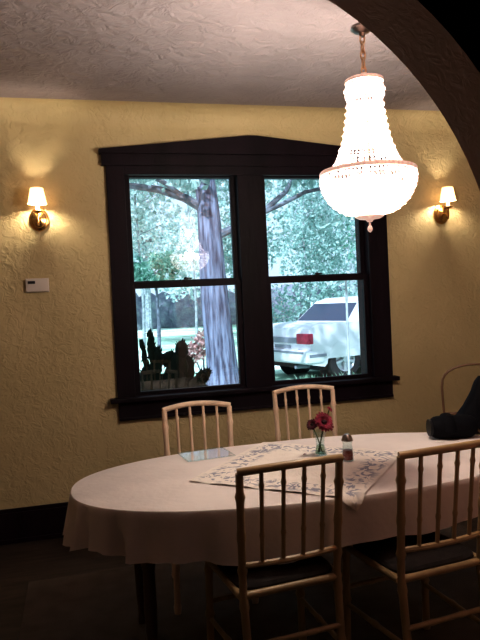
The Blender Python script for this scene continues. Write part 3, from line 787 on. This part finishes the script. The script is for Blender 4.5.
# lobed cactus-like plant near the window
t = thing('lobed_plant', 'dark lobed cactus like plant outside, low in the left pane', 'plant', (.80, 5.55, GZ))
def pad(bm, c, rx, rz, tilt, th=.05):
    g = bmesh.ops.create_uvsphere(bm, u_segments=14, v_segments=10, radius=1)
    M = Matrix.Translation(c) @ Matrix.Rotation(tilt,4,'Y') @ Matrix.Diagonal((rx, th, rz, 1))
    bmesh.ops.transform(bm, matrix=M, verts=g['verts'])
    for v in g['verts']: v.co += Vector((R.gauss(0,.006), R.gauss(0,.004), R.gauss(0,.006)))
    for _ in range(12):                              # little points along the rim
        a = R.uniform(0, 2*PI); q = M @ Vector((math.cos(a), 0, math.sin(a))); d = (q-Vector(c)).normalized(); s = Vector((-d.z,0,d.x))
        bm.faces.new([bm.verts.new(p) for p in (q-s*.010-d*.01, q+d*.028, q+s*.010-d*.01)])
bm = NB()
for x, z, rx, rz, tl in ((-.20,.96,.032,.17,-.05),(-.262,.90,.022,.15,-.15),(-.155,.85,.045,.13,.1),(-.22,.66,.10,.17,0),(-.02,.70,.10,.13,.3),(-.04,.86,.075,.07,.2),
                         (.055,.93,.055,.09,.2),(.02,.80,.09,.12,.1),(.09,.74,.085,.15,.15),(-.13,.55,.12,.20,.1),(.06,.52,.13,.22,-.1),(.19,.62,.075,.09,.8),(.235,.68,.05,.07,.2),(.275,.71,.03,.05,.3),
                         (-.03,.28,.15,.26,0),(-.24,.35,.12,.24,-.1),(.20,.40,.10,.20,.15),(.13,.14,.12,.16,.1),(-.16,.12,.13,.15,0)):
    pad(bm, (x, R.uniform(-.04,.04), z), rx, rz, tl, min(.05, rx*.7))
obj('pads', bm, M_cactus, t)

# parked car ------------------------------------------------------------
A = math.radians(15)
car = thing('parked_car', 'white sedan parked on the grass seen through the lower right pane', 'car', (3.47, 9.33, GZ+.02), A)
# local axes: x forward from the rear bumper, y left; near side is y=0, far side y=1.68
CWD = 1.68
def loft(bm, secs):
    """secs: rows of points across the car, joined lengthwise"""
    vs = [[bm.verts.new(p) for p in s] for s in secs]
    for a, b in zip(vs, vs[1:]):
        for k in range(len(a)-1): bm.faces.new((a[k],a[k+1],b[k+1],b[k]))
    return vs
# lower body: side outline with wheel arches, extruded with a tumblehome
def arch_pts(cx, r, z0):
    return [(cx+r*math.cos(a), z0+r*math.sin(a)) for a in [PI-PI*k/14 for k in range(15)]]
WR, WX1, WX2, WZ = .315, .70, 3.30, .315
top_edge = [(4.55,.50),(4.50,.68),(4.30,.76),(3.2,.86),(2.6,.90),(1.0,.915),(.55,.91),(.14,.885),(.03,.84),(.0,.60)]
bot = [(.03,.56)] + [(.05,.27),(.28,.23)] + arch_pts(WX1, WR+.055, WZ-.04) + [(1.3,.20),(2.8,.20)] + arch_pts(WX2, WR+.055, WZ-.04) + [(4.3,.22),(4.52,.26)]
outline = bot + top_edge
bm = NB()
def inset(z): return .0 if z < .55 else (z-.55)*.14
va = [bm.verts.new((x, .015+inset(z) if .3 < z else .03, z)) for x, z in outline]; vb = [bm.verts.new((x, CWD-.015-inset(z) if .3 < z else CWD-.03, z)) for x, z in outline]
nO = len(outline)
for k in range(nO): bm.faces.new((va[k], vb[k], vb[(k+1)%nO], va[(k+1)%nO]))
f1 = bm.faces.new(va); f2 = bm.faces.new(vb[::-1])
bmesh.ops.triangulate(bm, faces=[f1, f2], ngon_method='EAR_CLIP')
obj('body', bm, M_carpaint, car)
# cabin
sec = []
cab = [(x+.2, z, i) for x, z, i in [(.62,.905,.05),(.98,1.24,.17),(1.20,1.305,.20),(2.0,1.33,.21),(2.5,1.30,.20),(3.05,.88,.06)]]
bm = NB(); l, r_ = [], []
for x, z, ins in cab: l.append(bm.verts.new((x, .05+ins, z))); r_.append(bm.verts.new((x, CWD-.05-ins, z)))
for k in range(len(cab)-1): bm.faces.new((l[k], r_[k], r_[k+1], l[k+1]))
b0 = bm.verts.new((1.7,.07,.90)); b1 = bm.verts.new((1.7,CWD-.07,.90))
for k in range(len(cab)-1): bm.faces.new((l[k], l[k+1], b0)); bm.faces.new((r_[k+1], r_[k], b1))
obj('cabin', bm, M_carpaint, car, smooth=False)
def quad(name, pts, m, th=0): 
    bm = NB(); bm.faces.new([bm.verts.new(p) for p in pts]); return obj(name, bm, m, car, smooth=False)
quad('rear_window', [(.835,.13,.925),(.835,CWD-.13,.925),(1.142,CWD-.235,1.213),(1.142,.235,1.213)], M_carglass)
def side_y(z): return .05+(z-.90)*.36
def sideglass(pts): return [(x, .05+(.03 if z < 1 else .165)-.006+(z-.93)*.02, z) for x, z in pts]
quad('side_window', [(1.32,.078,.945),(1.78,.078,.945),(1.78,.212,1.275),(1.52,.205,1.265)], M_carglass)
quad('side_window', [(1.86,.078,.945),(2.90,.078,.945),(2.56,.205,1.27),(1.86,.212,1.285)], M_carglass)
# rear details
bm = box(NB(), -.075, .27, .0, CWD, .30, .50, .045); obj('rear_bumper', bm, M_carpaint, car)
bm = box(NB(), -.085, -.06, .10, CWD-.10, .455, .485, .004); box(bm, -.03, .30, -.006, .02, .395, .44, .003); obj('bumper_strip', bm, M_cargrey, car, smooth=False)
for y0, y1 in ((.02,.36), (CWD-.36, CWD-.02)):
    bm = box(NB(), -.02, .07, y0, y1, .60, .765, .012); obj('tail_light', bm, M_tail, car)
bm = box(NB(), -.018, .03, .37, CWD-.37, .61, .70, .006); obj('rear_panel', bm, M_cargrey, car, smooth=False)
bm = box(NB(), .02, .08, .6, 1.08, .52, .60, .004); obj('number_plate', bm, M_cargrey, car, smooth=False)
obj('underbody', box(NB(), .25, 4.2, .15, CWD-.15, .16, .32, .02), M_under, car, smooth=False)
for wx in (WX1, WX2):
    for wy in (.24, CWD-.24):
        bm = NB(); lathe(bm, [(0,-.01),(.40,-.01),(.40,.01),(0,.01)], n=30, M=Matrix.Translation((wx, wy, WZ)) @ Matrix.Rotation(-PI/2, 4, 'X')); obj('wheel_well', bm, M_under, car)
obj('exhaust', tube(NB(), [(-.02,.42,.22),(.5,.42,.22)], .028, 10), M_cargrey, car)
for wx in (WX1, WX2):
    for wy in (.03, CWD-.21):
        Mw = Matrix.Translation((wx, wy, WZ)) @ Matrix.Rotation(-PI/2, 4, 'X')
        tw = obj('wheel', lathe(NB(), [(.20,.0),(.295,.0),(.313,.02),(.315,.09),(.313,.16),(.295,.18),(.20,.18),(.20,0)], n=36, M=Mw), M_tyre, car)
        bm = NB(); lathe(bm, [(.205,.02),(.195,.012),(.175,.03),(.165,.06),(0,.065)], n=30, M=Mw)
        lathe(bm, [(0,.012),(.045,.012),(.05,.03),(.05,.07)], n=16, M=Mw)
        for k in range(5):
            a = 2*PI*k/5+.3
            p0 = Mw @ Vector((.03*math.cos(a), .03*math.sin(a), .035)); p1 = Mw @ Vector((.19*math.cos(a), .19*math.sin(a), .025))
            tube(bm, [p0, p1], .028, 6, flat=.5)
        obj('wheel_rim', bm, M_alloy, tw)
# post in front of the car
t = thing('garden_stake', 'thin pale upright stake standing before the white car', 'stake', (3.66, 8.35, GZ))
obj('pole', tube(NB(), [(0,0,0),(.005,0,.7),(.012,0,1.56)], .017, 10), M_post, t)
obj('cap', lathe(NB(), [(0,1.575),(.02,1.57),(.022,1.55),(0,1.55)], (.012,0,0), 10), M_post, t)
def tuft(label, loc, n, h, sp, m=M_grass):
    bm = NB()
    for _ in range(n):
        x, y = R.gauss(0, sp), R.gauss(0, sp*.6); a = R.uniform(0,6.28); ln = h*R.uniform(.5,1.15); w = .012
        dx, dy = math.cos(a)*ln*.35, math.sin(a)*ln*.35
        p = [(x-w,y,0),(x+w,y,0),(x+dx*.4+w*.7,y+dy*.4,ln*.65),(x+dx,y+dy,ln),(x+dx*.4-w*.7,y+dy*.4,ln*.65)]
        bm.faces.new([bm.verts.new(q) for q in p])
    o = obj('grass_clump', bm, m, loc=loc, smooth=False)
    return tag(o, label, 'grass', 'grass clumps before the car')
tuft('grass clump growing at the foot of the pale stake before the car wheel', (3.80,8.62,GZ), 70, .24, .12)
tuft('low grass clump before the rear bumper of the white car', (2.75,8.3,GZ), 100, .22, .13)
tuft('short grass clump under the rear corner of the white car', (3.25,8.9,GZ), 110, .2, .10)

# ------------------------------------------------------------------ daylight
w = bpy.data.worlds.new('daylight'); bpy.context.scene.world = w; w.use_nodes = True
nt = w.node_tree; nt.nodes.clear()
out = nt.nodes.new('ShaderNodeOutputWorld'); bg = nt.nodes.new('ShaderNodeBackground')
sky = nt.nodes.new('ShaderNodeTexSky'); sky.sky_type = 'HOSEK_WILKIE'; sky.turbidity = 6; sky.ground_albedo = .4
sky.sun_direction = Vector((-.5,-.6,.62)).normalized()
mx = nt.nodes.new('ShaderNodeMix'); mx.data_type = 'RGBA'; mx.inputs[0].default_value = .75; mx.inputs[7].default_value = (.60,.80,1,1)
nt.links.new(sky.outputs[0], mx.inputs[6]); nt.links.new(mx.outputs[2], bg.inputs[0]); bg.inputs[1].default_value = 1.45
nt.links.new(bg.outputs[0], out.inputs[0])
s = light('sun', (0,0,10), 5.8, (.80,.89,1), 0, 'SUN'); s.data.angle = .03
s.rotation_euler = Vector((.42,.62,-.75)).to_track_quat('-Z','Y').to_euler()

# ------------------------------------------------------------------ camera
yaw, pit, rol = map(math.radians, (14.2, -1.6, 2.7))
fw = Vector((math.sin(yaw)*math.cos(pit), math.cos(yaw)*math.cos(pit), math.sin(pit)))
rt = Vector((math.cos(yaw), -math.sin(yaw), 0)); up = rt.cross(fw)
rx = rt*math.cos(rol) - up*math.sin(rol); ux = up*math.cos(rol) + rt*math.sin(rol)
cam = bpy.data.cameras.new('camera'); co = bpy.data.objects.new('camera', cam); link(co)
co.matrix_world = Matrix(((rx.x,ux.x,-fw.x,0),(rx.y,ux.y,-fw.y,0),(rx.z,ux.z,-fw.z,1.5),(0,0,0,1)))
cam.sensor_fit = 'AUTO'; cam.sensor_width = 36; cam.lens = 36; cam.clip_start = .02; cam.clip_end = 300
sc = bpy.context.scene; sc.camera = co
sc.view_settings.view_transform = 'Standard'; sc.view_settings.look = 'None'; sc.view_settings.exposure = .42; sc.view_settings.gamma = .78
sc.cycles.max_bounces = 8; sc.cycles.transparent_max_bounces = 24; sc.cycles.sample_clamp_indirect = 4
try: sc.cycles.use_denoising = True
except Exception: pass
